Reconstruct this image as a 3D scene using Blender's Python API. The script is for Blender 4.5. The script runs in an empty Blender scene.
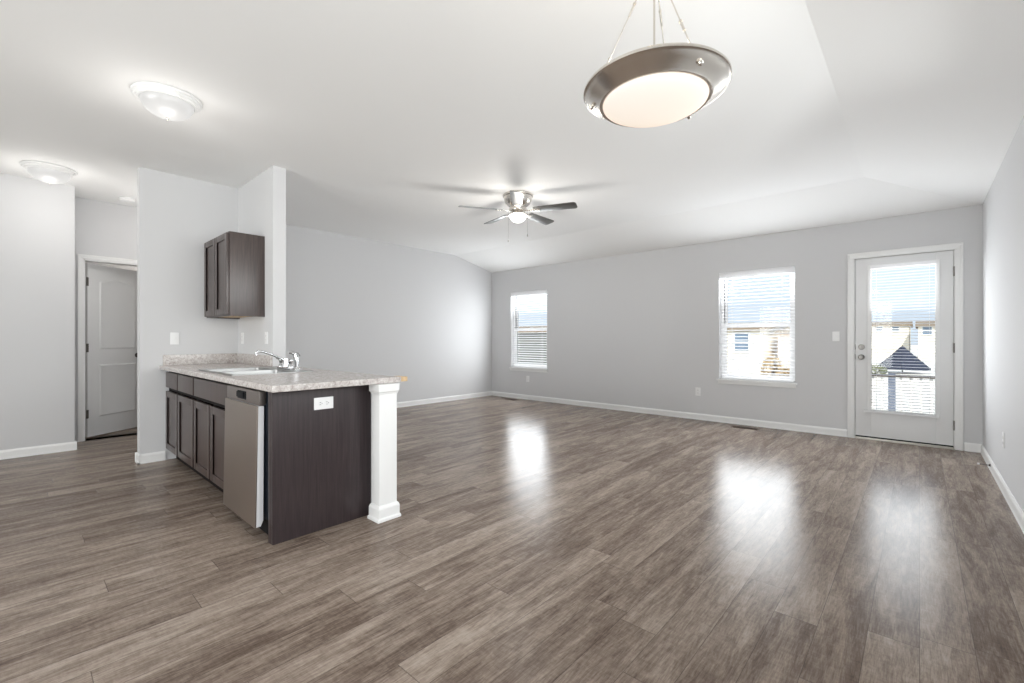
import bpy, bmesh, math, random
from mathutils import Vector, Matrix
random.seed(7)
S = bpy.context.scene
COL = S.collection
PI = math.pi

# ------------------------------------------------------------------ camera
cam_d = bpy.data.cameras.new('camera')
cam = bpy.data.objects.new('camera', cam_d)
COL.objects.link(cam)
cam_d.sensor_width = 36.0
cam_d.lens = 36.0 * 450.3 / 1024.0
cam_d.shift_y = -2.2 / 1024.0
cam_d.clip_start = 0.02
cam_d.clip_end = 500
cam.location = (0, 0, 1.15)
cam.rotation_euler = (PI / 2, 0, 0.7357)
S.camera = cam

# ------------------------------------------------------------------ world, sun, exposure
S.view_settings.view_transform = 'Standard'
S.view_settings.look = 'None'
S.view_settings.exposure = 0.13
S.view_settings.gamma = 1.0
S.view_settings.use_curve_mapping = False

W = bpy.data.worlds.new('sky')
S.world = W
W.use_nodes = True
wn = W.node_tree.nodes
wl = W.node_tree.links
wn.clear()
w_out = wn.new('ShaderNodeOutputWorld')
w_bg = wn.new('ShaderNodeBackground')
w_ramp = wn.new('ShaderNodeValToRGB')
w_ramp.color_ramp.elements[0].position = 0.0
w_ramp.color_ramp.elements[0].color = (0.74, 0.83, 0.94, 1)
w_ramp.color_ramp.elements[1].position = 0.5
w_ramp.color_ramp.elements[1].color = (0.60, 0.75, 0.95, 1)
w_sep = wn.new('ShaderNodeSeparateXYZ')
w_tc = wn.new('ShaderNodeTexCoord')
wl.new(w_tc.outputs['Generated'], w_sep.inputs[0])
wl.new(w_sep.outputs['Z'], w_ramp.inputs[0])
wl.new(w_ramp.outputs[0], w_bg.inputs['Color'])
wl.new(w_bg.outputs[0], w_out.inputs[0])

SUN_E, SKY_E = 4.6, 1.0
FILL_REAR, FILL_SIDE, DAY_BACK, DAY_GLOW = 195.0, 62.0, 31.0, 7.0
FILL_SIDE2, FILL_HALL = 54.0, 7.0
LAMP_DOME, LAMP_FAN, LAMP_PEND = 3.4, 12.5, 4.0
w_bg.inputs['Strength'].default_value = SKY_E


def add_light(name, kind, loc, energy, color=(1, 1, 1), size=None, size_y=None, aim=None, radius=None):
    d = bpy.data.lights.new(name, kind)
    d.energy = energy
    d.color = color
    if kind == 'AREA':
        d.shape = 'RECTANGLE'
        d.size = size
        d.size_y = size_y
    if radius is not None and kind == 'POINT':
        d.shadow_soft_size = radius
    o = bpy.data.objects.new(name, d)
    COL.objects.link(o)
    o.location = loc
    if aim is not None:
        o.rotation_euler = Vector(aim).to_track_quat('-Z', 'Y').to_euler()
    return o


sun = add_light('sun', 'SUN', (6, -12, 14), SUN_E, (1.0, 0.95, 0.88), aim=(-0.35, 0.62, -0.72))
sun.data.angle = 0.02
# area lights added as fill outside the unseen windows, which are added too
add_light('fill_rear_window', 'AREA', (-2.4, -4.35, 1.30), FILL_REAR, (1.0, 0.985, 0.96), 3.6, 2.0, aim=(0, 1, 0.0))
add_light('fill_side_window', 'AREA', (0.83, -0.35, 1.30), FILL_SIDE, (1.0, 0.985, 0.96), 2.0, 2.2, aim=(-1, 0, 0))
add_light('fill_high_window', 'AREA', (0.72, 2.35, 1.75), FILL_SIDE2, (1.0, 0.985, 0.96), 2.3, 1.1, aim=(-1, 0, -0.25))
# daylight coming in at the three openings of the far wall
for _x, _w, _k, _d in ((-5.535, .86, .85, .02), (-1.615, .86, 1.0, .02), (-.145, .54, .5, .06)):
    add_light('daylight_window', 'AREA', (_x, 6.577 - _d, 1.30), DAY_BACK * _k, (0.93, 0.97, 1.0), _w, 1.45, aim=(0, -1, 0.12))
for _x in (-5.535, -1.615):
    add_light('daylight_behind_blind', 'AREA', (_x, 6.657, 1.335), DAY_GLOW, (0.95, 0.98, 1.0), .86, 1.44, aim=(0, -1, 0))


# ------------------------------------------------------------------ node / material helpers
def new_mat(name):
    m = bpy.data.materials.new(name)
    m.use_nodes = True
    nt = m.node_tree
    b = nt.nodes['Principled BSDF']
    return m, nt, b


def N(nt, t, **kw):
    n = nt.nodes.new(t)
    for k, v in kw.items():
        setattr(n, k, v)
    return n


def srgb(r, g, b):
    f = lambda c: (c / 255 / 12.92) if c / 255 <= 0.04045 else ((c / 255 + 0.055) / 1.055) ** 2.4
    return (f(r), f(g), f(b), 1.0)


def simple(name, col, rough=0.5, metal=0.0, spec=0.5, var=0.0, var_scale=8.0, bump=0.0, bump_scale=200.0, stretch=(1, 1, 1), emit=None, emit_s=0.0, aniso=0.0):
    m, nt, b = new_mat(name)
    b.inputs['Base Color'].default_value = col
    b.inputs['Roughness'].default_value = rough
    b.inputs['Metallic'].default_value = metal
    b.inputs['Specular IOR Level'].default_value = spec
    if emit:
        b.inputs['Emission Color'].default_value = emit
        b.inputs['Emission Strength'].default_value = emit_s
    tc = N(nt, 'ShaderNodeTexCoord')
    mp = N(nt, 'ShaderNodeMapping')
    mp.inputs['Scale'].default_value = stretch
    nt.links.new(tc.outputs['Object'], mp.inputs[0])
    if var > 0:
        nz = N(nt, 'ShaderNodeTexNoise')
        nz.inputs['Scale'].default_value = var_scale
        nz.inputs['Detail'].default_value = 5
        nt.links.new(mp.outputs[0], nz.inputs['Vector'])
        mx = N(nt, 'ShaderNodeMix', data_type='RGBA')
        mx.inputs['A'].default_value = tuple(c * (1 - var) for c in col[:3]) + (1,)
        mx.inputs['B'].default_value = tuple(min(1, c * (1 + var)) for c in col[:3]) + (1,)
        nt.links.new(nz.outputs['Fac'], mx.inputs['Factor'])
        nt.links.new(mx.outputs['Result'], b.inputs['Base Color'])
    if bump > 0:
        n2 = N(nt, 'ShaderNodeTexNoise')
        n2.inputs['Scale'].default_value = bump_scale
        n2.inputs['Detail'].default_value = 3
        nt.links.new(mp.outputs[0], n2.inputs['Vector'])
        bp = N(nt, 'ShaderNodeBump')
        bp.inputs['Strength'].default_value = bump
        bp.inputs['Distance'].default_value = 0.002
        nt.links.new(n2.outputs['Fac'], bp.inputs['Height'])
        nt.links.new(bp.outputs[0], b.inputs['Normal'])
    return m


def floor_material():
    m, nt, b = new_mat('vinyl_plank')
    L = nt.links.new
    tc = N(nt, 'ShaderNodeTexCoord')
    sp = N(nt, 'ShaderNodeSeparateXYZ')
    L(tc.outputs['Object'], sp.inputs[0])

    def math_(op, a, c=None):
        n = N(nt, 'ShaderNodeMath', operation=op)
        for i, v in enumerate((a, c)):
            if v is None:
                continue
            if isinstance(v, (int, float)):
                n.inputs[i].default_value = v
            else:
                L(v, n.inputs[i])
        return n.outputs[0]
    PW, PL = 0.152, 1.22
    xr = math_('DIVIDE', sp.outputs['X'], PW)
    row = math_('FLOOR', xr)
    xf = math_('FRACT', xr)
    wn1 = N(nt, 'ShaderNodeTexWhiteNoise', noise_dimensions='1D')
    L(row, wn1.inputs['W'])
    yo = math_('ADD', math_('DIVIDE', sp.outputs['Y'], PL), math_('MULTIPLY', wn1.outputs['Value'], 7.0))
    colm = math_('FLOOR', yo)
    yf = math_('FRACT', yo)
    idv = N(nt, 'ShaderNodeCombineXYZ')
    L(row, idv.inputs[0])
    L(colm, idv.inputs[1])
    wn2 = N(nt, 'ShaderNodeTexWhiteNoise', noise_dimensions='3D')
    L(idv.outputs[0], wn2.inputs['Vector'])
    rnd = wn2.outputs['Value']
    # grain coordinates, moved per plank
    gv = N(nt, 'ShaderNodeCombineXYZ')
    L(math_('ADD', sp.outputs['X'], math_('MULTIPLY', rnd, 31.0)), gv.inputs[0])
    L(math_('ADD', sp.outputs['Y'], math_('MULTIPLY', rnd, 77.0)), gv.inputs[1])
    L(math_('MULTIPLY', rnd, 13.0), gv.inputs[2])

    def noise(scale, detail, rough, dist, sx, sy):
        mp = N(nt, 'ShaderNodeMapping')
        mp.inputs['Scale'].default_value = (sx, sy, 1)
        L(gv.outputs[0], mp.inputs[0])
        n = N(nt, 'ShaderNodeTexNoise')
        n.inputs['Scale'].default_value = scale
        n.inputs['Detail'].default_value = detail
        n.inputs['Roughness'].default_value = rough
        n.inputs['Distortion'].default_value = dist
        L(mp.outputs[0], n.inputs['Vector'])
        return n.outputs['Fac']
    big = noise(1.0, 4, 0.6, 0.8, 10.0, 1.5)        # broad weathered streaks
    mid = noise(1.0, 6, 0.74, 1.8, 34.0, 4.2)      # grain streaks
    fine = noise(1.0, 4, 0.75, 0.6, 170.0, 14.0)     # fibre
    cross = noise(1.0, 3, 0.6, 0.2, 22.0, 70.0)    # saw marks across
    v = math_('ADD', math_('MULTIPLY', big, 0.58), math_('MULTIPLY', mid, 0.46))
    v = math_('ADD', v, math_('MULTIPLY', fine, 0.40))
    v = math_('ADD', v, math_('MULTIPLY', cross, 0.15))
    v = math_('ADD', v, math_('MULTIPLY', rnd, 0.11))
    v = math_('SUBTRACT', v, 0.375)
    rp = N(nt, 'ShaderNodeValToRGB')
    e = rp.color_ramp.elements
    e[0].position = 0.20
    e[0].color = srgb(68, 57, 50)
    e[1].position = 0.66
    e[1].color = srgb(170, 157, 145)
    a = e.new(0.38)
    a.color = srgb(110, 96, 86)
    a = e.new(0.50)
    a.color = srgb(139, 125, 114)
    L(v, rp.inputs[0])
    # seams
    ex = math_('MINIMUM', xf, math_('SUBTRACT', 1.0, xf))
    ey = math_('MINIMUM', yf, math_('SUBTRACT', 1.0, yf))
    sx = math_('LESS_THAN', ex, 0.008)
    sy = math_('LESS_THAN', ey, 0.0012)
    seam = math_('MAXIMUM', sx, sy)
    mx = N(nt, 'ShaderNodeMix', data_type='RGBA')
    L(math_('MULTIPLY', seam, 0.6), mx.inputs['Factor'])
    L(rp.outputs[0], mx.inputs['A'])
    mx.inputs['B'].default_value = srgb(62, 54, 49)
    L(mx.outputs['Result'], b.inputs['Base Color'])
    rr = N(nt, 'ShaderNodeMapRange')
    rr.inputs['To Min'].default_value = 0.16
    rr.inputs['To Max'].default_value = 0.28
    L(mid, rr.inputs['Value'])
    L(rr.outputs[0], b.inputs['Roughness'])
    b.inputs['Specular IOR Level'].default_value = 0.075
    bp = N(nt, 'ShaderNodeBump')
    bp.inputs['Strength'].default_value = 0.16
    bp.inputs['Distance'].default_value = 0.002
    L(math_('SUBTRACT', math_('ADD', fine, cross), math_('MULTIPLY', seam, 0.6)), bp.inputs['Height'])
    L(bp.outputs[0], b.inputs['Normal'])
    return m


def wood_material(name, c_dark, c_light, rough, scale=(26, 26, 1.2)):
    m, nt, b = new_mat(name)
    L = nt.links.new
    tc = N(nt, 'ShaderNodeTexCoord')
    mp = N(nt, 'ShaderNodeMapping')
    mp.inputs['Scale'].default_value = scale
    L(tc.outputs['Object'], mp.inputs[0])
    nz = N(nt, 'ShaderNodeTexNoise')
    nz.inputs['Scale'].default_value = 3.0
    nz.inputs['Detail'].default_value = 6
    nz.inputs['Roughness'].default_value = 0.65
    nz.inputs['Distortion'].default_value = 0.6
    L(mp.outputs[0], nz.inputs['Vector'])
    rp = N(nt, 'ShaderNodeValToRGB')
    rp.color_ramp.elements[0].position = 0.3
    rp.color_ramp.elements[0].color = c_dark
    rp.color_ramp.elements[1].position = 0.72
    rp.color_ramp.elements[1].color = c_light
    L(nz.outputs['Fac'], rp.inputs[0])
    L(rp.outputs[0], b.inputs['Base Color'])
    b.inputs['Roughness'].default_value = rough
    bp = N(nt, 'ShaderNodeBump')
    bp.inputs['Strength'].default_value = 0.06
    bp.inputs['Distance'].default_value = 0.001
    L(nz.outputs['Fac'], bp.inputs['Height'])
    L(bp.outputs[0], b.inputs['Normal'])
    return m


def granite_material():
    m, nt, b = new_mat('speckled_laminate')
    L = nt.links.new
    tc = N(nt, 'ShaderNodeTexCoord')
    n1 = N(nt, 'ShaderNodeTexNoise')
    n1.inputs['Scale'].default_value = 130
    n1.inputs['Detail'].default_value = 4
    n1.inputs['Roughness'].default_value = 0.7
    L(tc.outputs['Object'], n1.inputs['Vector'])
    n2 = N(nt, 'ShaderNodeTexNoise')
    n2.inputs['Scale'].default_value = 45
    n2.inputs['Detail'].default_value = 5
    n2.inputs['Distortion'].default_value = 0.8
    L(tc.outputs['Object'], n2.inputs['Vector'])
    ad = N(nt, 'ShaderNodeMath', operation='ADD')
    ml = N(nt, 'ShaderNodeMath', operation='MULTIPLY')
    ml.inputs[1].default_value = 0.6
    L(n2.outputs['Fac'], ml.inputs[0])
    m2 = N(nt, 'ShaderNodeMath', operation='MULTIPLY')
    m2.inputs[1].default_value = 0.5
    L(n1.outputs['Fac'], m2.inputs[0])
    L(ml.outputs[0], ad.inputs[0])
    L(m2.outputs[0], ad.inputs[1])
    rp = N(nt, 'ShaderNodeValToRGB')
    e = rp.color_ramp.elements
    e[0].position = 0.38
    e[0].color = srgb(148, 136, 131)
    e[1].position = 0.68
    e[1].color = srgb(214, 210, 207)
    k = e.new(0.47)
    k.color = srgb(176, 167, 163)
    k = e.new(0.55)
    k.color = srgb(193, 187, 183)
    L(ad.outputs[0], rp.inputs[0])
    L(rp.outputs[0], b.inputs['Base Color'])
    b.inputs['Roughness'].default_value = 0.24
    return m


def glass_material(name, tint=(1, 1, 1, 1), refl=0.07):
    m = bpy.data.materials.new(name)
    m.use_nodes = True
    nt = m.node_tree
    nt.nodes.clear()
    o = N(nt, 'ShaderNodeOutputMaterial')
    t = N(nt, 'ShaderNodeBsdfTransparent')
    t.inputs[0].default_value = tint
    g = N(nt, 'ShaderNodeBsdfGlossy')
    g.inputs['Roughness'].default_value = 0.02
    fr = N(nt, 'ShaderNodeFresnel')
    fr.inputs['IOR'].default_value = 1.35
    mx = N(nt, 'ShaderNodeMixShader')
    nt.links.new(fr.outputs[0], mx.inputs[0])
    nt.links.new(t.outputs[0], mx.inputs[1])
    nt.links.new(g.outputs[0], mx.inputs[2])
    nt.links.new(mx.outputs[0], o.inputs[0])
    return m


def lamp_glass(name, col, strength, edge_col, rough=0.3, base=(0.35, 0.345, 0.335, 1)):
    """frosted lamp glass: it glows, a little warmer and dimmer towards its edge-on sides"""
    m, nt, b = new_mat(name)
    L = nt.links.new
    lw = N(nt, 'ShaderNodeLayerWeight')
    lw.inputs['Blend'].default_value = 0.22
    mx = N(nt, 'ShaderNodeMix', data_type='RGBA')
    mx.inputs['A'].default_value = col
    mx.inputs['B'].default_value = edge_col
    L(lw.outputs['Facing'], mx.inputs['Factor'])
    L(mx.outputs['Result'], b.inputs['Emission Color'])
    b.inputs['Emission Strength'].default_value = strength
    b.inputs['Base Color'].default_value = base
    b.inputs['Roughness'].default_value = rough
    return m


M = {}
M['floor'] = floor_material()
M['wall'] = simple('wall_paint', srgb(213, 213, 214), 0.75, spec=0.25, bump=0.08, bump_scale=160)
M['ceiling'] = simple('ceiling_paint', srgb(245, 245, 244), 0.85, spec=0.2, bump=0.10, bump_scale=120)
M['trim'] = simple('white_trim', srgb(236, 236, 235), 0.38, var=0.01)
M['door_paint'] = simple('door_paint', srgb(226, 226, 226), 0.40, var=0.012)
M['plastic'] = simple('white_plastic', srgb(240, 240, 240), 0.35, var=0.01)
M['dark_slot'] = simple('dark_slot', srgb(60, 58, 56), 0.5, var=0.05)
M['slat'] = simple('blind_slat', srgb(247, 247, 248), 0.4, var=0.01)
_nt = M['slat'].node_tree
_tr = _nt.nodes.new('ShaderNodeBsdfTranslucent')
_tr.inputs['Color'].default_value = (.93, .94, .95, 1)
_mx = _nt.nodes.new('ShaderNodeMixShader')
_mx.inputs[0].default_value = 0.22
_nt.links.new(_nt.nodes['Principled BSDF'].outputs[0], _mx.inputs[1])
_nt.links.new(_tr.outputs[0], _mx.inputs[2])
_nt.links.new(_mx.outputs[0], _nt.nodes['Material Output'].inputs[0])
M['vinyl'] = simple('window_vinyl', srgb(248, 248, 248), 0.35, var=0.01)
M['espresso'] = wood_material('espresso_wood', srgb(52, 42, 40), srgb(82, 68, 64), 0.32)
M['espresso'].node_tree.nodes['Principled BSDF'].inputs['Specular IOR Level'].default_value = 0.8
M['espresso_panel'] = wood_material('espresso_panel', srgb(44, 37, 39), srgb(64, 54, 55), 0.36)
M['espresso_panel'].node_tree.nodes['Principled BSDF'].inputs['Specular IOR Level'].default_value = 0.4
M['espresso_shaded'] = wood_material('espresso_gap_shade', srgb(18, 14, 14), srgb(27, 22, 22), 0.6)  # frame wood darkened to put the shadow of the door gaps into its colour
M['espresso_shaded'].node_tree.nodes['Principled BSDF'].inputs['Specular IOR Level'].default_value = 0.15
M['maple'] = wood_material('raw_maple', srgb(188, 158, 118), srgb(216, 189, 148), 0.55)
M['granite'] = granite_material()
M['steel_dark'] = simple('brushed_steel_dark', srgb(160, 152, 147), 0.36, metal=1.0, var=0.05, var_scale=5, stretch=(2, 2, 90))
M['steel'] = simple('brushed_steel', srgb(164, 153, 144), 0.38, metal=0.9, var=0.05, var_scale=5, stretch=(2, 2, 90))
M['sink_steel'] = simple('sink_steel', srgb(160, 160, 159), 0.38, metal=1.0, var=0.03, var_scale=30)
M['chrome'] = simple('chrome', srgb(205, 206, 208), 0.12, metal=1.0, var=0.02)
M['nickel'] = simple('brushed_nickel', srgb(222, 217, 210), 0.27, metal=1.0, var=0.04, var_scale=6, stretch=(1, 1, 60))
M['knob'] = simple('satin_knob', srgb(140, 137, 133), 0.4, metal=0.9, var=0.03)
M['nickel_dark'] = simple('dark_nickel', srgb(96, 92, 88), 0.35, metal=1.0, var=0.05)
M['blade'] = simple('fan_blade_silver', srgb(118, 118, 116), 0.28, metal=0.75, var=0.04, var_scale=12)
M['black'] = simple('black_plastic', srgb(16, 17, 20), 0.55, spec=0.25, var=0.05)
M['blue_gasket'] = simple('grey_blue_tub', srgb(52, 60, 70), 0.5, var=0.08)
M['white_side'] = simple('white_door_edge', srgb(236, 236, 238), 0.4, var=0.01)
M['brown_metal'] = simple('brown_register', srgb(84, 66, 54), 0.45, metal=0.3, var=0.05)
M['glass'] = glass_material('window_glass', (0.97, 0.985, 0.99, 1))
M['dome_glass'] = lamp_glass('dome_glass', (1.0, 0.99, 0.97, 1), 0.52, (0.60, 0.60, 0.59, 1), base=(0.20, 0.198, 0.195, 1))
M['fan_glass'] = lamp_glass('fan_glass', (1.0, 0.99, 0.96, 1), 4.0, (1.0, 0.96, 0.9, 1))
M['pend_glass'] = lamp_glass('pendant_glass', (1.0, 0.96, 0.90, 1), 0.80, (0.80, 0.56, 0.36, 1), base=(0.30, 0.28, 0.25, 1), rough=0.65)
M['threshold'] = simple('threshold_metal', srgb(190, 186, 178), 0.4, metal=0.6, var=0.05)


# ------------------------------------------------------------------ mesh builder
class MB:
    def __init__(self):
        self.bm = bmesh.new()

    def _join(self, t):
        me = bpy.data.meshes.new('tmp')
        t.to_mesh(me)
        t.free()
        self.bm.from_mesh(me)
        bpy.data.meshes.remove(me)

    def box(self, x0, x1, y0, y1, z0, z1, bev=0.0, seg=2, mat=None):
        t = bmesh.new()
        bmesh.ops.create_cube(t, size=1)
        for v in t.verts:
            v.co = Vector(((x0 + x1) / 2 + v.co.x * (x1 - x0), (y0 + y1) / 2 + v.co.y * (y1 - y0), (z0 + z1) / 2 + v.co.z * (z1 - z0)))
        if bev > 0:
            bmesh.ops.bevel(t, geom=list(t.edges), offset=bev, segments=seg, profile=0.7, affect='EDGES')
        if mat is not None:
            bmesh.ops.transform(t, matrix=mat, verts=t.verts)
        self._join(t)
        return self

    def quad(self, *p):
        self.bm.faces.new([self.bm.verts.new(Vector(q)) for q in p])
        return self

    def cyl(self, p0, p1, r0, r1=None, seg=20):
        if r1 is None:
            r1 = r0
        p0, p1 = Vector(p0), Vector(p1)
        d = p1 - p0
        t = bmesh.new()
        bmesh.ops.create_cone(t, cap_ends=True, segments=seg, radius1=r0, radius2=r1, depth=d.length)
        q = d.to_track_quat('Z', 'Y').to_matrix().to_4x4()
        bmesh.ops.transform(t, matrix=Matrix.Translation((p0 + p1) / 2) @ q, verts=t.verts)
        self._join(t)
        return self

    def lathe(self, c, prof, seg=40, mat=None):
        c = Vector(c)
        t = bmesh.new()
        rings = []
        for r, z in prof:
            if r < 1e-6:
                rings.append([t.verts.new((0, 0, z))])
            else:
                rings.append([t.verts.new((r * math.cos(2 * PI * i / seg), r * math.sin(2 * PI * i / seg), z)) for i in range(seg)])
        for a, b in zip(rings, rings[1:]):
            for i in range(seg):
                j = (i + 1) % seg
                if len(a) == 1 and len(b) == 1:
                    continue
                if len(a) == 1:
                    t.faces.new((a[0], b[j], b[i]))
                elif len(b) == 1:
                    t.faces.new((a[i], a[j], b[0]))
                else:
                    t.faces.new((a[i], a[j], b[j], b[i]))
        bmesh.ops.recalc_face_normals(t, faces=t.faces)
        mm = Matrix.Translation(c)
        if mat is not None:
            mm = mm @ mat
        bmesh.ops.transform(t, matrix=mm, verts=t.verts)
        self._join(t)
        return self

    def tube(self, pts, r, seg=10, rs=None):
        pts = [Vector(p) for p in pts]
        t = bmesh.new()
        rings = []
        for i, p in enumerate(pts):
            if i == 0:
                d = pts[1] - p
            elif i == len(pts) - 1:
                d = p - pts[i - 1]
            else:
                d = (pts[i + 1] - p).normalized() + (p - pts[i - 1]).normalized()
            d.normalize()
            a = Vector((0, 0, 1)) if abs(d.z) < 0.9 else Vector((1, 0, 0))
            u = d.cross(a).normalized()
            w = d.cross(u)
            rr = rs[i] if rs else r
            rings.append([t.verts.new(p + u * rr * math.cos(2 * PI * k / seg) + w * rr * math.sin(2 * PI * k / seg)) for k in range(seg)])
        for a, b in zip(rings, rings[1:]):
            for i in range(seg):
                j = (i + 1) % seg
                t.faces.new((a[i], a[j], b[j], b[i]))
        t.faces.new(rings[0])
        t.faces.new(rings[-1])
        bmesh.ops.recalc_face_normals(t, faces=t.faces)
        self._join(t)
        return self

    def prism(self, poly, h0, h1, axis='z', mat=None, bev=0.0):
        """poly: 2-D outline; extruded along the axis from h0 to h1"""
        t = bmesh.new()

        def P(a, b, h):
            return {'z': (a, b, h), 'x': (h, a, b), 'y': (a, h, b)}[axis]
        lo = [t.verts.new(P(a, b, h0)) for a, b in poly]
        hi = [t.verts.new(P(a, b, h1)) for a, b in poly]
        n = len(poly)
        t.faces.new(lo)
        t.faces.new(hi)
        for i in range(n):
            j = (i + 1) % n
            t.faces.new((lo[i], lo[j], hi[j], hi[i]))
        bmesh.ops.recalc_face_normals(t, faces=t.faces)
        if bev > 0:
            bmesh.ops.bevel(t, geom=list(t.edges), offset=bev, segments=2, profile=0.7, affect='EDGES')
        if mat is not None:
            bmesh.ops.transform(t, matrix=mat, verts=t.verts)
        self._join(t)
        return self

    def build(self, name, mat, parent=None, smooth=True, angle=35):
        me = bpy.data.meshes.new(name)
        off = Vector((0, 0, 0))
        p = parent
        while p is not None:
            off += Vector(p.location)
            p = p.parent
        bmesh.ops.remove_doubles(self.bm, verts=self.bm.verts, dist=1e-6)
        for v in self.bm.verts:
            v.co -= off
        self.bm.to_mesh(me)
        self.bm.free()
        if smooth:
            for f in me.polygons:
                f.use_smooth = True
            me.set_sharp_from_angle(angle=math.radians(angle))
        me.materials.append(mat)
        o = bpy.data.objects.new(name, me)
        COL.objects.link(o)
        if parent is not None:
            o.parent = parent
        return o


def thing(name, loc, label, cat, group=None):
    o = bpy.data.objects.new(name, None)
    o.empty_display_size = 0.05
    COL.objects.link(o)
    o.location = loc
    o['label'] = label
    o['category'] = cat
    if group:
        o['group'] = group
    return o


def struct(o, label=None, cat=None):
    o['kind'] = 'structure'
    if label:
        o['label'] = label
    if cat:
        o['category'] = cat
    return o


def tag(o, label, cat, group=None, kind=None):
    o['label'] = label
    o['category'] = cat
    if group:
        o['group'] = group
    if kind:
        o['kind'] = kind
    return o


def wall_grid(mb, axis, face, back, a0, a1, z0, z1, holes):
    """wall slab between planes `face` and `back` (const on axis), with rectangular holes (a0,a1,z0,z1) and reveals"""
    As = sorted({a0, a1, *[h[0] for h in holes], *[h[1] for h in holes]})
    Zs = sorted({z0, z1, *[h[2] for h in holes], *[h[3] for h in holes]})

    def P(a, z, d):
        return (a, d, z) if axis == 'y' else (d, a, z)

    def in_hole(a, z):
        return any(h[0] < a < h[1] and h[2] < z < h[3] for h in holes)
    for i in range(len(As) - 1):
        for j in range(len(Zs) - 1):
            if in_hole((As[i] + As[i + 1]) / 2, (Zs[j] + Zs[j + 1]) / 2):
                continue
            for d in (face, back):
                mb.quad(P(As[i], Zs[j], d), P(As[i + 1], Zs[j], d), P(As[i + 1], Zs[j + 1], d), P(As[i], Zs[j + 1], d))
    for h in list(holes) + [(a0, a1, z0, z1)]:
        b0, b1, c0, c1 = h
        for (p, q) in (((b0, c0), (b1, c0)), ((b1, c0), (b1, c1)), ((b1, c1), (b0, c1)), ((b0, c1), (b0, c0))):
            mb.quad(P(*p, face), P(*q, face), P(*q, back), P(*p, back))
    bmesh.ops.remove_doubles(mb.bm, verts=mb.bm.verts, dist=1e-5)
    bmesh.ops.recalc_face_normals(mb.bm, faces=mb.bm.faces)
    return mb


# ------------------------------------------------------------------ room shell
XL, XR, YB, YR = -6.515, 0.472, 6.577, -4.10      # left / right / far / rear wall faces
ZC, ZW = 2.74, 2.513                              # flat ceiling, low edge of the slopes
XH = -6.99                                        # hall wall face
CX, CY = -0.40, 5.59                              # where the slopes start

mb = MB()
mb.box(-9.4, XR + 0.16, YR - 0.16, YB + 0.16, -0.12, 0.0)
struct(mb.build('floor', M['floor'], smooth=False))

mb = MB()
V = [(-9.4, YR - .02, ZC), (CX, YR - .02, ZC), (CX, CY, ZC), (-9.4, CY, ZC),
     (XR + .02, YR - .02, ZW), (XR + .02, YB + .02, ZW), (-9.4, YB + .02, ZW)]
up = Vector((0, 0, 0.12))
for f in ((0, 1, 2, 3), (1, 4, 5, 2), (3, 2, 5, 6)):
    mb.quad(*[V[i] for i in f])
    mb.quad(*[Vector(V[i]) + up for i in f])
for a, b in ((0, 1), (1, 4), (4, 5), (5, 6), (6, 3), (3, 0)):
    mb.quad(V[a], V[b], Vector(V[b]) + up, Vector(V[a]) + up)
bmesh.ops.remove_doubles(mb.bm, verts=mb.bm.verts, dist=1e-5)
bmesh.ops.recalc_face_normals(mb.bm, faces=mb.bm.faces)
struct(mb.build('ceiling', M['ceiling'], smooth=False))

WIN1 = (-5.985, -5.085, 0.600, 2.075)
WIN2 = (-2.070, -1.160, 0.600, 2.075)
DOORH = (-0.578, 0.285, 0.0, 2.10)
struct(wall_grid(MB(), 'y', YB, YB + .15, XL, XR + .15, 0, 2.63, [WIN1, WIN2, DOORH]).build('wall_back', M['wall'], smooth=False))
RWIN = (-1.45, 0.75, 0.15, 2.40)
RWIN2 = (1.15, 3.55, 1.15, 2.35)
struct(wall_grid(MB(), 'x', XR, XR + .15, YR, YB, 0, 2.63, [RWIN, RWIN2]).build('wall_right', M['wall'], smooth=False))
REWIN = (-4.25, -0.55, 0.25, 2.35)
struct(wall_grid(MB(), 'y', YR, YR - .15, XL, XR + .15, 0, 2.86, [REWIN]).build('wall_rear', M['wall'], smooth=False))
mb = MB()
mb.box(XL - .12, XL, 1.70, YB + .15, 0, 2.86)
struct(mb.build('wall_left', M['wall'], smooth=False))
mb = MB()
mb.box(XH - .02, XL, YR - .15, 0.42, 0, 2.86, bev=0.006)
struct(mb.build('wall_kitchen_left', M['wall']))
D2Y0, D2Y1, D2Z = 0.520, 1.265, 2.060
struct(wall_grid(MB(), 'x', XH, XH - .15, -0.3, 2.3, 0, 2.86, [(D2Y0, D2Y1, -0.001, D2Z)]).build('wall_hall', M['wall'], smooth=False))
mb = MB()
mb.box(-5.45, -5.335, 0.774, 1.585, 0, 2.86)
struct(mb.build('wall_kitchen', M['wall'], smooth=False))
mb = MB()
mb.box(-6.99, -4.385, 1.585, 1.70, 0, 2.86)
struct(mb.build('wall_partition', M['wall'], smooth=False))
# room behind the ajar door
mb = MB()
mb.box(-9.4, -9.28, -0.3, 2.42, 0, 2.86)
mb.box(-9.3, XH - .15, 2.3, 2.42, 0, 2.86)
mb.box(-9.3, XH - .15, -0.42, -0.3, 0, 2.86)
struct(mb.build('wall_bedroom', M['wall'], smooth=False))

add_light('hall_fill', 'POINT', (-6.25, 1.30, 2.25), FILL_HALL, (1.0, 0.97, 0.93), radius=.12)  # added light without a fixture, out of view, brightens hall wall and door
add_light('bedroom_fill', 'POINT', (-8.5, 1.5, 2.3), FILL_HALL * 1.8, (1.0, 0.94, 0.86), radius=.15)  # unseen light added to lift the dark behind the ajar door

# knee wall behind the peninsula cabinets
mb = MB()
mb.box(-4.386, -2.60, 1.575, 1.665, 0, 0.863)
struct(mb.build('wall_knee', M['wall'], smooth=False))


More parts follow.
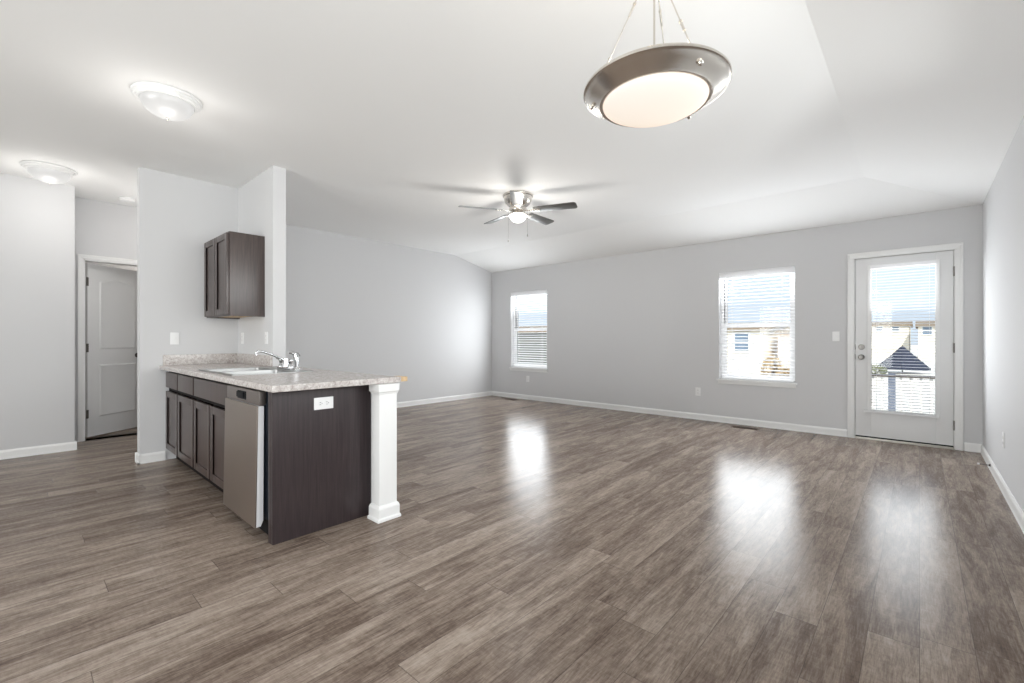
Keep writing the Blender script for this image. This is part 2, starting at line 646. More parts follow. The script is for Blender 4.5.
# baseboards: profile extruded along a run; (depth, height)
def baseboard(name, runs):
    mb = MB()
    prof = [(0, 0), (0.016, 0), (0.016, 0.012), (0.013, 0.02), (0.013, 0.066), (0.010, 0.076), (0.006, 0.083), (0.004, 0.088), (0, 0.088)]
    for (x0, y0), (x1, y1), (nx, ny) in runs:
        a = [mb.bm.verts.new((x0 + nx * d, y0 + ny * d, z)) for d, z in prof]
        b = [mb.bm.verts.new((x1 + nx * d, y1 + ny * d, z)) for d, z in prof]
        n = len(prof)
        for i in range(n):
            j = (i + 1) % n
            mb.bm.faces.new((a[i], a[j], b[j], b[i]))
        mb.bm.faces.new(a)
        mb.bm.faces.new(b)
    bmesh.ops.recalc_face_normals(mb.bm, faces=mb.bm.faces)
    return struct(mb.build(name, M['trim'], smooth=False))


baseboard('baseboard_back', [((XL, YB), (-0.632, YB), (0, -1)), ((0.342, YB), (XR, YB), (0, -1))])
baseboard('baseboard_right', [((XR, YR), (XR, YB), (-1, 0))])
baseboard('baseboard_left', [((XL, 1.70), (XL, YB), (1, 0)), ((XL, 1.70), (-2.62, 1.665), (0, 1))][:1])
baseboard('baseboard_kitchen_left', [((XL, YR), (XL, 0.436), (1, 0)), ((XL + .0, 0.42), (XL - .4, 0.42), (0, 1))])
baseboard('baseboard_kitchen', [((-5.335, 0.758), (-5.335, 0.964), (1, 0)), ((-5.319, 0.774), (-5.466, 0.774), (0, -1)), ((-5.45, 0.758), (-5.45, 1.585), (-1, 0))])
baseboard('baseboard_rear', [((XL, YR), (XR, YR), (0, 1))])
baseboard('baseboard_knee', [((-4.385, 1.665), (-2.62, 1.665), (0, 1)), ((-6.99, 1.70), (-4.385, 1.70), (0, 1))])


# ------------------------------------------------------------------ windows on the far wall
def window(name, hole):
    x0, x1, z0, z1 = hole
    root = bpy.data.objects.new(name, None)
    COL.objects.link(root)
    root.location = ((x0 + x1) / 2, YB + .11, z0)
    struct(root)
    y0, y1 = YB + .085, YB + .15
    fw = 0.042
    mb = MB()
    mb.box(x0, x0 + fw, y0, y1, z0, z1, .004)
    mb.box(x1 - fw, x1, y0, y1, z0, z1, .004)
    mb.box(x0 + fw, x1 - fw, y0, y1, z1 - fw, z1, .004)
    mb.box(x0 + fw, x1 - fw, y0, y1, z0, z0 + fw, .004)
    mb.build('window_frame', M['vinyl'], root)
    zm = (z0 + z1) / 2

    def sash(a, b, ya, yb):
        mb = MB()
        w = 0.034
        xa, xb = x0 + fw, x1 - fw
        mb.box(xa, xa + w, ya, yb, a, b, .003)
        mb.box(xb - w, xb, ya, yb, a, b, .003)
        mb.box(xa + w, xb - w, ya, yb, b - w, b, .003)
        mb.box(xa + w, xb - w, ya, yb, a, a + w, .003)
        s = mb.build('sash', M['vinyl'], root)
        g = MB()
        ym = (ya + yb) / 2
        g.box(xa + w - .004, xb - w + .004, ym - .003, ym + .003, a + w - .004, b - w + .004)
        g.build('pane', M['glass'], s, smooth=False)
    sash(zm - .02, z1 - fw, YB + .12, YB + .145)
    sash(z0 + fw, zm + .022, YB + .09, YB + .115)
    lk = MB()
    lk.box((x0 + x1) / 2 - .03, (x0 + x1) / 2 + .03, YB + .095, YB + .118, zm + .022, zm + .036, .003)
    lk.build('sash_lock', M['vinyl'], root)
    return root


window('window_1', WIN1)
window('window_2', WIN2)


def sill(name, hole):
    x0, x1, z0, z1 = hole
    mb = MB()
    mb.box(x0 - .025, x1 + .025, YB - .030, YB + .001, z0 - .022, z0, .004)
    mb.box(x0 + .001, x1 - .001, YB, YB + .088, z0 - .018, z0 + .002)
    mb.box(x0 - .012, x1 + .012, YB - .012, YB - .0005, z0 - .062, z0 - .0215, .003)
    return struct(mb.build(name, M['trim']))


sill('trim_1', WIN1)
sill('trim_2', WIN2)


def slat_stack(mb, x0, x1, yc, z_lo, z_hi, n, width, tilt, th=0.0028):
    """n thin curved slats between z_lo and z_hi, room-side edge low"""
    for i in range(n):
        z = z_lo + (z_hi - z_lo) * i / (n - 1)
        pts = []
        for k in range(5):
            s = (k / 4 - .5) * width
            crown = 0.0022 * (1 - (2 * k / 4 - 1) ** 2)
            pts.append((yc + s * math.cos(tilt) - crown * math.sin(tilt), z + s * math.sin(tilt) + crown * math.cos(tilt)))
        poly = pts + [(a, b - th) for a, b in reversed(pts)]
        mb.prism(poly, x0, x1, axis='x')


def window_blind(hole, label):
    x0, x1, z0, z1 = hole
    root = thing('window_blind', ((x0 + x1) / 2, YB + .045, z0 + .004), label, 'blind', 'faux wood blinds in the windows')
    a, b = x0 + .012, x1 - .012
    yc = YB + .045
    mb = MB()
    mb.box(x0 + .004, x1 - .004, YB - .004, YB + .006, z1 - .085, z1 - .004, .003)
    mb.box(x0 + .004, x1 - .004, YB - .012, YB - .003, z1 - .018, z1 - .004, .003)
    mb.build('valance', M['slat'], root)
    mb = MB()
    mb.box(a, b, YB + .014, YB + .068, z1 - .056, z1 - .006, .003)
    mb.build('head_rail', M['slat'], root)
    mb = MB()
    slat_stack(mb, a, b, yc, z0 + .055, z1 - .095, 31, 0.050, math.radians(13))
    mb.build('slats', M['slat'], root)
    mb = MB()
    mb.box(a, b, yc - .025, yc + .025, z0 + .006, z0 + .024, .004)
    mb.build('bottom_rail', M['slat'], root)
    for f in (.16, .84):
        x = a + (b - a) * f
        mb = MB()
        for dy in (-.027, .027):
            mb.cyl((x, yc + dy, z0 + .015), (x, yc + dy, z1 - .05), .0011, seg=6)
        mb.cyl((x + .006, yc, z0 + .015), (x + .006, yc, z1 - .05), .001, seg=6)
        mb.build('ladder_cord', M['slat'], root)
    return root


window_blind(WIN1, 'white horizontal slat blind hanging in the narrow looking window by the far left corner')
window_blind(WIN2, 'white horizontal slat blind hanging in the window beside the glazed exterior door')

# ------------------------------------------------------------------ exterior door
DX0, DX1, DZ0, DZ1 = -0.556, 0.263, 0.036, 2.080
root = bpy.data.objects.new('door_1', None)
COL.objects.link(root)
root.location = ((DX0 + DX1) / 2, YB + .03, 0)
struct(root)
LX0, LX1, LZ0, LZ1 = -0.412, 0.128, 0.345, 1.968
yf, yk = YB + .008, YB + .052
mb = MB()
mb.box(DX0, LX0, yf, yk, DZ0, DZ1, .002)
mb.box(LX1, DX1, yf, yk, DZ0, DZ1, .002)
mb.box(LX0, LX1, yf, yk, DZ0, LZ0, .002)
mb.box(LX0, LX1, yf, yk, LZ1, DZ1, .002)
mb.build('slab', M['door_paint'], root)
mb = MB()
w = .032
for (a, b, c, d) in ((LX0 - w, LX0 + .006, LZ0 - w, LZ1 + w), (LX1 - .006, LX1 + w, LZ0 - w, LZ1 + w), (LX0, LX1, LZ0 - w, LZ0 + .006), (LX0, LX1, LZ1 - .006, LZ1 + w)):
    mb.box(a, b, yf - .010, yf + .004, c, d, .004)
mb.build('lite_frame', M['trim'], root)
mb = MB()
mb.box(LX0 - .002, LX1 + .002, YB + .028, YB + .034, LZ0 - .002, LZ1 + .002)
mb.build('pane', M['glass'], root, smooth=False)
for z, big in ((1.061, False), (0.945, True)):
    x = -0.500
    mb = MB()
    mb.lathe((0, 0, 0), [(0, 0), (.031, 0), (.031, .006), (.027, .011), (0, .011)], 28, Matrix.Translation((x, yf, z)) @ Matrix.Rotation(PI / 2, 4, 'X'))
    if big:
        mb.lathe((0, 0, 0), [(.011, .008), (.011, .030), (.020, .036), (.028, .048), (.028, .060), (.020, .070), (0, .072)], 28, Matrix.Translation((x, yf, z)) @ Matrix.Rotation(PI / 2, 4, 'X'))
        mb.build('door_knob', M['knob'], root)
    else:
        mb.lathe((0, 0, 0), [(.017, .010), (.017, .017), (0, .017)], 20, Matrix.Translation((x, yf, z)) @ Matrix.Rotation(PI / 2, 4, 'X'))
        mb.box(x - .004, x + .004, yf - .033, yf - .014, z - .014, z + .014, .002)
        mb.build('deadbolt', M['knob'], root)
    mb = MB()
    mb.box(DX0 - .004, DX0 + .002, yf - .001, yf + .02, z - .03, z + .03, .001)
    mb.build('strike_edge', M['nickel_dark'], root)
for z in (0.25, 1.06, 1.86):
    mb = MB()
    mb.cyl((DX1 + .004, yf - .006, z - .05), (DX1 + .004, yf - .006, z + .05), .008, seg=14)
    mb.box(DX1 - .004, DX1 + .012, yf - .002, yf + .004, z - .05, z + .05, .001)
    mb.build('hinge', M['knob'], root)
mb = MB()
for (a, b, c, d) in ((DX0 - .022, DX0 - .004, 0, DZ1 + .02), (DX1 + .004, DX1 + .022, 0, DZ1 + .02), (DX0 - .022, DX1 + .022, DZ1 + .004, DZ1 + .02)):
    mb.box(a, b, YB + .001, YB + .15, c, d)
for (a, b, c, d) in ((DX0 - .006, DX0 + .012, .022, DZ1 + .006), (DX1 - .012, DX1 + .006, .022, DZ1 + .006), (DX0 + .012, DX1 - .012, DZ1 - .010, DZ1 + .006)):
    mb.box(a, b, YB + .0535, YB + .10, c, d)
mb.build('jamb', M['trim'], root, smooth=False)
mb = MB()
mb.box(DX0 - .003, DX1 + .003, YB - .022, YB + .14, 0, .022, .005)
mb.build('threshold', M['threshold'], root)
mb = MB()
mb.box(DX0 + .002, DX1 - .002, yf + .004, yk - .006, .0225, DZ0 + .004)
mb.build('door_sweep', M['black'], root)


def casing(name, lo, hi, top, wdt, plane, axis='y', sgn=-1, th=.016):
    mb = MB()

    def bx(a0, a1, z0, z1, t):
        p, q = sorted((plane + sgn * .0005, plane + sgn * t))
        if axis == 'y':
            mb.box(a0, a1, p, q, z0, z1, .003)
        else:
            mb.box(p, q, a0, a1, z0, z1, .003)
    for t, i in ((th, 0.0), (th * .6, 0.012)):
        wd = wdt if i == 0 else wdt + .0
    bx(lo - wdt, lo, 0, top, th * .75)
    bx(hi, hi + wdt, 0, top, th * .75)
    bx(lo - wdt, hi + wdt, top, top + wdt, th * .75)
    bx(lo - wdt, lo - wdt + .022, 0, top + wdt - .022, th)
    bx(hi + wdt - .022, hi + wdt, 0, top + wdt - .022, th)
    bx(lo - wdt, hi + wdt, top + wdt - .022, top + wdt, th)
    return struct(mb.build(name, M['trim']))


casing('trim_3', DX0 - .010, DX1 + .010, DZ1 + .008, .062, YB)

# blind hung on the glazed door
root = thing('door_blind', ((LX0 + LX1) / 2, YB - .03, LZ0 - .02), 'white narrow slat blind fixed over the glass of the exterior door', 'blind')
yc = YB - .030
bx0, bx1 = LX0 - .004, LX1 + .004
mb = MB()
mb.box(bx0, bx1, yc - .018, yc + .018, LZ1 - .020, LZ1 + .016, .003)
mb.build('head_rail', M['slat'], root)
mb = MB()
slat_stack(mb, bx0 + .004, bx1 - .004, yc, LZ0 + .025, LZ1 - .045, 50, 0.026, math.radians(10), .0015)
mb.build('slats', M['slat'], root)
mb = MB()
mb.box(bx0 - .045, bx1 + .004, yc - .014, yc + .014, LZ0 - .026, LZ0 - .008, .004)
mb.build('bottom_rail', M['slat'], root)
for x in (bx0 - .052, bx1 + .012):
    mb = MB()
    mb.box(x - .008, x + .008, yc - .016, yf - .0105, LZ0 - .030, LZ0 - .004, .003)
    mb.build('hold_down_bracket', M['plastic'], root)
for f in (.1, .9):
    x = bx0 + (bx1 - bx0) * f
    mb = MB()
    for dy in (-.0145, .0145):
        mb.cyl((x, yc + dy, LZ0 - .01), (x, yc + dy, LZ1 - .01), .0009, seg=6)
    mb.build('ladder_cord', M['slat'], root)

# ------------------------------------------------------------------ interior door, ajar, at the end of the hall
casing('trim_4', D2Y0, D2Y1, D2Z, .046, XH, axis='x', sgn=1)
mb = MB()
for (a, b, c, d) in ((D2Y0 - .001, D2Y0 + .016, 0, D2Z), (D2Y1 - .016, D2Y1 + .001, 0, D2Z), (D2Y0, D2Y1, D2Z - .016, D2Z + .001)):
    mb.box(XH - .151, XH + .001, a, b, c, d)
struct(mb.build('trim_5', M['trim'], smooth=False))
root = bpy.data.objects.new('door_2', None)
COL.objects.link(root)
HX, HY = -7.190, 0.548
root.location = (HX, HY, 0)
struct(root)
ang = math.atan2(0.80, -0.60)          # slab direction from the hinge
DM = Matrix.Translation((HX, HY, 0)) @ Matrix.Rotation(ang, 4, 'Z')
# local: x along the slab, y=0 is the face towards the hall (visible side is local -y or +y)
DW2, DT = 0.700, 0.035


def arch(x0, x1, z0, zs, rise, n=12, inset=0):
    pts = [(x0, z0), (x1, z0)]
    for i in range(n + 1):
        t = i / n
        x = x1 + (x0 - x1) * t
        pts.append((x, zs + rise * (1 - (2 * t - 1) ** 2)))
    return pts


mb = MB()
mb.box(0, DW2, -DT, 0, .012, 2.036, .002, mat=DM)
slab2 = mb.build('slab', M['door_paint'], root)


def panel_ring(outer, inner, y, depth):
    mb = MB()
    n = len(outer)
    vo = [mb.bm.verts.new(DM @ Vector((a, y, b))) for a, b in outer]
    vm = [mb.bm.verts.new(DM @ Vector(((a + c) / 2, y + depth, (b + d) / 2))) for (a, b), (c, d) in zip(outer, inner)]
    vi = [mb.bm.verts.new(DM @ Vector((a, y + depth * .4, b))) for a, b in inner]
    for i in range(n):
        j = (i + 1) % n
        mb.bm.faces.new((vo[i], vo[j], vm[j], vm[i]))
        mb.bm.faces.new((vm[i], vm[j], vi[j], vi[i]))
    mb.bm.faces.new(vi)
    bmesh.ops.recalc_face_normals(mb.bm, faces=mb.bm.faces)
    return mb


for yy, dp in ((0.0006, 0.011), (-DT - .0006, -0.011)):
    o_ = arch(.130, DW2 - .100, 1.03, 1.83, .05)
    i_ = arch(.165, DW2 - .135, 1.065, 1.80, .045)
    panel_ring(o_, i_, yy, dp).build('raised_panel', M['door_paint'], root)
    o_ = [(.130, .23), (DW2 - .100, .23), (DW2 - .100, .85), (.130, .85)]
    i_ = [(.165, .265), (DW2 - .135, .265), (DW2 - .135, .815), (.165, .815)]
    panel_ring(o_, i_, yy, dp).build('raised_panel', M['door_paint'], root)
for sgn in (1, -1):
    y = 0 if sgn > 0 else -DT
    mb = MB()
    R_ = DM @ Matrix.Translation((DW2 - .078, y, .945)) @ Matrix.Rotation(-sgn * PI / 2, 4, 'X')
    mb.lathe((0, 0, 0), [(0, 0), (.030, 0), (.030, .006), (.011, .010), (.011, .028), (.024, .034), (.028, .046), (.024, .058), (0, .062)], 24, R_)
    mb.build('door_knob', M['nickel_dark'], root)
for z in (.28, 1.05, 1.82):
    mb = MB()
    mb.cyl(DM @ Vector((-.006, -DT - .004, z - .05)), DM @ Vector((-.006, -DT - .004, z + .05)), .008, seg=12)
    mb.box(-.012, .012, -DT - .002, -DT + .004, z - .05, z + .05, .001, mat=DM)
    mb.build('hinge', M['nickel_dark'], root)

# ------------------------------------------------------------------ peninsula cabinets
YF = 0.965                                     # front of the doors
CTZ0, CTZ1 = 0.865, 0.902


def shaker(mb, x0, x1, z0, z1, y, th=.020, rail=.055, rec=.010, flat=False):
    """a frame-and-panel front whose outer face is at y (facing -Y)"""
    if flat:
        mb.box(x0, x1, y, y + th, z0, z1, .002)
        return mb
    mb.box(x0, x0 + rail, y, y + th, z0, z1, .0015)
    mb.box(x1 - rail, x1, y, y + th, z0, z1, .0015)
    mb.box(x0 + rail, x1 - rail, y, y + th, z1 - rail, z1, .0015)
    mb.box(x0 + rail, x1 - rail, y, y + th, z0, z0 + rail, .0015)
    mb.box(x0 + rail - .003, x1 - rail + .003, y + rec, y + th - .003, z0 + rail - .003, z1 - rail + .003)
    return mb


def base_cabinet(x0, x1, doors, label):
    root = thing('base_cabinet', ((x0 + x1) / 2, 1.27, 0), label, 'cabinet', 'peninsula base cabinets')
    mb = MB()
    t = .018
    yb = 1.57
    x0, x1 = x0 + .0005, x1 - .0005
    mb.box(x0, x0 + t, YF + .048, yb, .10, CTZ0 - .001)
    mb.box(x1 - t, x1, YF + .048, yb, .10, CTZ0 - .001)
    mb.box(x0 + t, x1 - t, YF + .048, yb, .10, .118)
    mb.box(x0 + t, x1 - t, yb - .012, yb, .118, CTZ0 - .001)
    # face frame
    f = .036
    ya, yb2 = YF + .030, YF + .048
    mb.box(x0, x0 + f, ya, yb2, .10, CTZ0 - .001)
    mb.box(x1 - f, x1, ya, yb2, .10, CTZ0 - .001)
    for c, d in ((.10, .10 + f), (.662, .662 + f), (CTZ0 - .001 - f, CTZ0 - .001)):
        mb.box(x0 + f, x1 - f, ya, yb2, c, d)
    if doors == 2:
        xm = (x0 + x1) / 2
        mb.box(xm - f / 2, xm + f / 2, ya, yb2, .10 + f, .662)
    mb.build('body', M['espresso_shaded'], root, smooth=False)
    mb = MB()
    mb.box(x0, x1, YF + .085, YF + .098, 0, .0995)
    mb.build('toe_kick', M['espresso_shaded'], root, smooth=False)
    g = .018
    n = doors
    wdt = (x1 - x0 - 2 * g - (n - 1) * .032) / n
    for i in range(n):
        a = x0 + g + i * (wdt + .032)
        mb = shaker(MB(), a, a + wdt, .114, .660, YF)
        mb.build('door', M['espresso'], root)
    mb = shaker(MB(), x0 + g, x1 - g, .698, .840, YF, flat=True)
    mb.build('drawer_front', M['espresso'], root)
    return root


base_cabinet(-5.335, -4.865, 1, 'dark base cabinet with one drawer over one door, against the kitchen wall')
base_cabinet(-4.865, -4.335, 1, 'dark base cabinet with one drawer over one door, second from the kitchen wall')
base_cabinet(-4.335, -3.425, 2, 'wide dark sink base cabinet with two doors, left of the dishwasher')

# end panel
root = thing('end_panel', (-2.685, 1.27, 0), 'dark espresso wood end panel closing the peninsula beside the dishwasher', 'panel')
mb = MB()
mb.box(-2.695, -2.675, YF, 1.572, 0, CTZ0 - .001, .0015)
mb.build('panel_sheet', M['espresso_panel'], root)
mb = MB()
mb.box(-2.738, -2.6955, YF, YF + .020, 0, CTZ0 - .001, .0015)
mb.build('stile', M['espresso_panel'], root)

# white post at the end of the knee wall
root = bpy.data.objects.new('trim_6', None)
COL.objects.link(root)
root.location = (-2.57, 1.60, 0)
struct(root, 'white square trim post with base and cap at the peninsula end', 'post')
px0, px1, py0, py1 = -2.612, -2.520, 1.541, 1.668
mb = MB()
mb.box(px0, px1, py0, py1, 0.0, CTZ0 - .001, .002)
mb.build('shaft', M['trim'], root)


def collar(z_prof):
    mb = MB()
    prev = None
    for d, z in z_prof:
        q = [mb.bm.verts.new(p) for p in ((px0 - d, py0 - d, z), (px1 + d, py0 - d, z), (px1 + d, py1 + d, z), (px0 - d, py1 + d, z))]
        if prev:
            for i in range(4):
                j = (i + 1) % 4
                mb.bm.faces.new((prev[i], prev[j], q[j], q[i]))
        else:
            mb.bm.faces.new(q)
        prev = q
    mb.bm.faces.new(prev)
    bmesh.ops.recalc_face_normals(mb.bm, faces=mb.bm.faces)
    return mb


collar([(.020, 0), (.020, .014), (.013, .024), (.013, .078), (.009, .090), (.003, .098), (.0, .099)]).build('post_base', M['trim'], root, smooth=False)
collar([(.0, .800), (.003, .801), (.006, .812), (.012, .818), (.012, CTZ0 - .002)]).build('post_cap', M['trim'], root, smooth=False)

# ------------------------------------------------------------------ countertop (with sink cut-out) and backsplash
CX0, CX1, CYF, CYB = -5.334, -2.547, 0.918, 1.722
SX0, SX1, SY0, SY1 = -4.285, -3.475, 1.005, 1.440     # sink cut-out
root = thing('countertop', ((CX0 + CX1) / 2, 1.3, CTZ0), 'speckled grey and pinkish stone look countertop on the peninsula', 'countertop')
mb = MB()


def slab_cells(mb, xs, ys, skip, z0, z1):
    for i in range(len(xs) - 1):
        for j in range(len(ys) - 1):
            if skip((xs[i] + xs[i + 1]) / 2, (ys[j] + ys[j + 1]) / 2):
                continue
            mb.quad((xs[i], ys[j], z1), (xs[i + 1], ys[j], z1), (xs[i + 1], ys[j + 1], z1), (xs[i], ys[j + 1], z1))
            mb.quad((xs[i], ys[j], z0), (xs[i], ys[j + 1], z0), (xs[i + 1], ys[j + 1], z0), (xs[i + 1], ys[j], z0))
    bmesh.ops.remove_doubles(mb.bm, verts=mb.bm.verts, dist=1e-5)
    # walls along boundary edges
    e = [x for x in mb.bm.edges if len(x.link_faces) == 1]
    done = set()
    for x in e:
        a, b = x.verts
        if abs(a.co.z - z1) > 1e-4:
            continue
        mb.quad(a.co, b.co, (b.co.x, b.co.y, z0), (a.co.x, a.co.y, z0))
    bmesh.ops.remove_doubles(mb.bm, verts=mb.bm.verts, dist=1e-5)
    bmesh.ops.recalc_face_normals(mb.bm, faces=mb.bm.faces)


xs = [CX0, SX0, -4.384, SX1, CX1]
xs = sorted(xs)
ys = [CYF, SY0, SY1, 1.584, CYB]
slab_cells(mb, xs, ys, lambda x, y: (SX0 < x < SX1 and SY0 < y < SY1) or (x < -4.384 and y > 1.584), CTZ0, CTZ1)
ct = mb.build('top', M['granite'], root, smooth=False)
bv = ct.modifiers.new('edge', 'BEVEL')
bv.width = .006
bv.segments = 3
bv.limit_method = 'ANGLE'
bv.angle_limit = math.radians(50)
mb = MB()
mb.box(CX0, CX0 + .020, 0.945, 1.584, CTZ1 + .0003, CTZ1 + .100, .003)
mb.build('backsplash', M['granite'], root)
mb = MB()
mb.box(CX0 + .0205, -4.387, 1.564, 1.584, CTZ1 + .0003, CTZ1 + .100, .003)
mb.build('backsplash', M['granite'], root)
mb = MB()
mb.box(-2.66, CX1 - .004, CYB + .0005, CYB + .050, CTZ0 + .004, CTZ1 - .002, .002)
wb = mb.build('raw_wood_block', M['maple'], root)
wb['label'] = 'unfinished pale wood block at the back corner'

# sink
root = thing('sink', ((SX0 + SX1) / 2, (SY0 + SY1) / 2, CTZ1), 'stainless steel double bowl drop-in sink in the peninsula countertop', 'sink')
rx0, rx1, ry0, ry1 = SX0 - .018, SX1 + .018, SY0 - .018, SY1 + .10
bowls = [(SX0 + .012, (SX0 + SX1) / 2 - .014, SY0 + .012, SY1 - .012), ((SX0 + SX1) / 2 + .014, SX1 - .012, SY0 + .012, SY1 - .012)]
mb = MB()
xs = sorted({rx0, rx1, *[b[0] for b in bowls], *[b[1] for b in bowls]})
ys = [ry0, bowls[0][2], bowls[0][3], ry1]
slab_cells(mb, xs, ys, lambda x, y: any(b[0] < x < b[1] and b[2] < y < b[3] for b in bowls), CTZ1 + .0003, CTZ1 + .0045)
mb.build('rim', M['sink_steel'], root, smooth=False)
for b in bowls:
    mb = MB()
    zt, zb = CTZ1 + .002, CTZ1 - .170
    rings = []
    for d, z in ((0, zt), (.004, zt - .03), (.012, zb + .03), (.022, zb + .008), (.04, zb)):
        r = .05
        ring = []
        X0, X1, Y0, Y1 = b[0] + d, b[1] - d, b[2] + d, b[3] - d
        for cx, cy, a0 in ((X1 - r, Y1 - r, 0), (X0 + r, Y1 - r, PI / 2), (X0 + r, Y0 + r, PI), (X1 - r, Y0 + r, 1.5 * PI)):
            for k in range(6):
                a = a0 + k / 5 * PI / 2
                ring.append(mb.bm.verts.new((cx + r * math.cos(a), cy + r * math.sin(a), z)))
        rings.append(ring)
    for p, q in zip(rings, rings[1:]):
        n = len(p)
        for i in range(n):
            j = (i + 1) % n
            mb.bm.faces.new((p[i], p[j], q[j], q[i]))
    mb.bm.faces.new(rings[-1])
    bowl = mb.build('bowl', M['sink_steel'], root)
    mb = MB()
    mb.lathe(((b[0] + b[1]) / 2, (b[2] + b[3]) / 2, zb), [(0, .001), (.020, .001), (.030, .005), (.043, .005), (.045, .0008)], 24)
    mb.build('drain', M['chrome'], bowl)

# faucet with side spray
FY = 1.495
FZ = CTZ1 + .005
root = thing('faucet', (-3.86, FY, FZ), 'chrome low spout kitchen faucet with two handles behind the sink', 'faucet')
mb = MB()
mb.box(-3.975, -3.745, FY - .026, FY + .026, FZ, FZ + .016, .007, 3)
mb.build('base_plate', M['chrome'], root)
mb = MB()
mb.lathe((-3.86, FY, FZ + .016), [(.024, 0), (.021, .02), (.017, .05), (.015, .07), (0, .072)], 20)
mb.tube([(-3.86, FY, FZ + .055), (-3.862, FY - .03, FZ + .082), (-3.865, FY - .10, FZ + .118), (-3.868, FY - .17, FZ + .145), (-3.87, FY - .205, FZ + .150), (-3.87, FY - .218, FZ + .138), (-3.87, FY - .220, FZ + .118)], .010, 12, [.013, .011, .009, .0085, .0085, .009, .0095])
mb.build('spout', M['chrome'], root)
for x, s in ((-3.955, -1), (-3.765, 1)):
    mb = MB()
    mb.lathe((x, FY, FZ + .016), [(.021, 0), (.019, .018), (.013, .030), (.015, .040), (.019, .050), (.017, .062), (0, .066)], 18)
    mb.tube([(x, FY, FZ + .062), (x + s * .012, FY - .012, FZ + .078), (x + s * .028, FY - .028, FZ + .084)], .006, 8, [.009, .007, .005])
    mb.build('handle', M['chrome'], root)
root = thing('side_sprayer', (-3.645, FY, FZ), 'chrome pull out side sprayer standing right of the faucet', 'sprayer')
mb = MB()
mb.lathe((-3.645, FY, FZ), [(0, 0), (.026, 0), (.026, .006), (.020, .014), (.018, .024), (0, .025)], 20)
mb.build('holder', M['chrome'], root)
mb = MB()
mb.tube([(-3.645, FY, FZ + .02), (-3.645, FY, FZ + .065), (-3.647, FY - .004, FZ + .10), (-3.652, FY - .014, FZ + .128), (-3.662, FY - .034, FZ + .140), (-3.668, FY - .050, FZ + .138)], .014, 14, [.013, .015, .018, .018, .014, .010])
mb.build('spray_head', M['chrome'], root)
mb = MB()
mb.tube([(-3.655, FY - .020, FZ + .142), (-3.648, FY + .012, FZ + .136), (-3.645, FY + .026, FZ + .112)], .004, 8)
mb.build('trigger', M['chrome'], root)

# ------------------------------------------------------------------ dishwasher
QX0, QX1 = -3.402, -2.822
root = thing('dishwasher', ((QX0 + QX1) / 2, 1.25, 0), 'stainless steel dishwasher standing proud between the sink cabinet and the end panel', 'dishwasher')
mb = MB()
mb.box(QX0 + .01, QX1 - .012, 0.990, 1.55, .09, .845, .004)
tub = mb.build('tub', M['blue_gasket'], root)
mb = MB()
mb.box(QX0 + .02, QX1 - .012, 1.00, 1.03, .001, .089)
mb.build('kick_plate', M['black'], root)
for x in (QX0 + .06, QX1 - .06):
    for y in (1.06, 1.50):
        mb = MB()
        mb.cyl((x, y, 0), (x, y, .0895), .012, seg=10)
        mb.build('foot', M['black'], root)
T = Matrix.Identity(4)
mb = MB()
# front skin, leaning slightly out at the foot
sk = [(.9225, .066), (.934, .764), (.942, .764), (.9305, .066)]
mb.prism([(y, z) for y, z in sk], QX0, QX1, axis='x', bev=.0015)
dr = mb.build('door_skin', M['steel'], root)
mb = MB()
mb.prism([(.9312, .068), (.9428, .763), (.972, .763), (.968, .10), (.955, .068)], QX0 + .001, QX1 - .0002, axis='x', bev=.001)
mb.build('door_edge', M['white_side'], root)['label'] = 'white door edge'
mb = MB()
mb.box(QX0 + .001, QX1 - .001, .945, .983, .768, .848, .003)
cp = mb.build('control_panel', M['steel_dark'], root)
mb = MB()
xm = (QX0 + QX1) / 2
mb.box(xm - .075, xm + .075, .9425, .9455, .783, .832, .001)
mb.box(xm - .070, xm + .050, .934, .943, .792, .826, .003)
hp = mb.build('latch_handle', M['black'], root)
hp['label'] = 'black recessed latch handle'

# ------------------------------------------------------------------ wall cabinet
UX0, UX1, UY0, UY1, UZ0, UZ1 = -5.30, -4.58, 1.2915, 1.584, 1.362, 2.120
root = thing('wall_cabinet', ((UX0 + UX1) / 2, UY1, UZ0), 'dark brown two door wall cabinet hung above the counter backsplash', 'cabinet')
mb = MB()
t = .018
mb.box(UX1 - t, UX1, UY0, UY1, UZ0, UZ1, .001)
mb.box(UX0, UX0 + t, UY0, UY1, UZ0, UZ1, .001)
mb.box(UX0 + t, UX1 - t, UY0, UY1, UZ1 - t, UZ1)
mb.box(UX0 + t, UX1 - t, UY1 - .01, UY1, UZ0 + .03, UZ1 - t)
mb.box(UX0 + t, UX0 + .045, UY0, UY0 + .019, UZ0, UZ1 - t)
mb.box(UX1 - .045, UX1 - t, UY0, UY0 + .019, UZ0, UZ1 - t)
mb.box(UX0 + .045, UX1 - .045, UY0, UY0 + .019, UZ0, UZ0 + .04)
mb.build('body', M['espresso'], root)
mb = MB()
mb.box(UX0 + t + .0005, UX1 - t - .0005, UY0 + .0195, UY1 - .011, UZ0 + .012, UZ0 + .024)
ub = mb.build('underside', M['maple'], root)
ub['label'] = 'pale unfinished underside'
xm = (UX0 + UX1) / 2
for a, b in ((UX0 + .008, xm - .006), (xm + .006, UX1 - .010)):
    shaker(MB(), a, b, UZ0 + .012, UZ1 - .012, UY0 - .0215, rail=.056).build('door', M['espresso'], root)

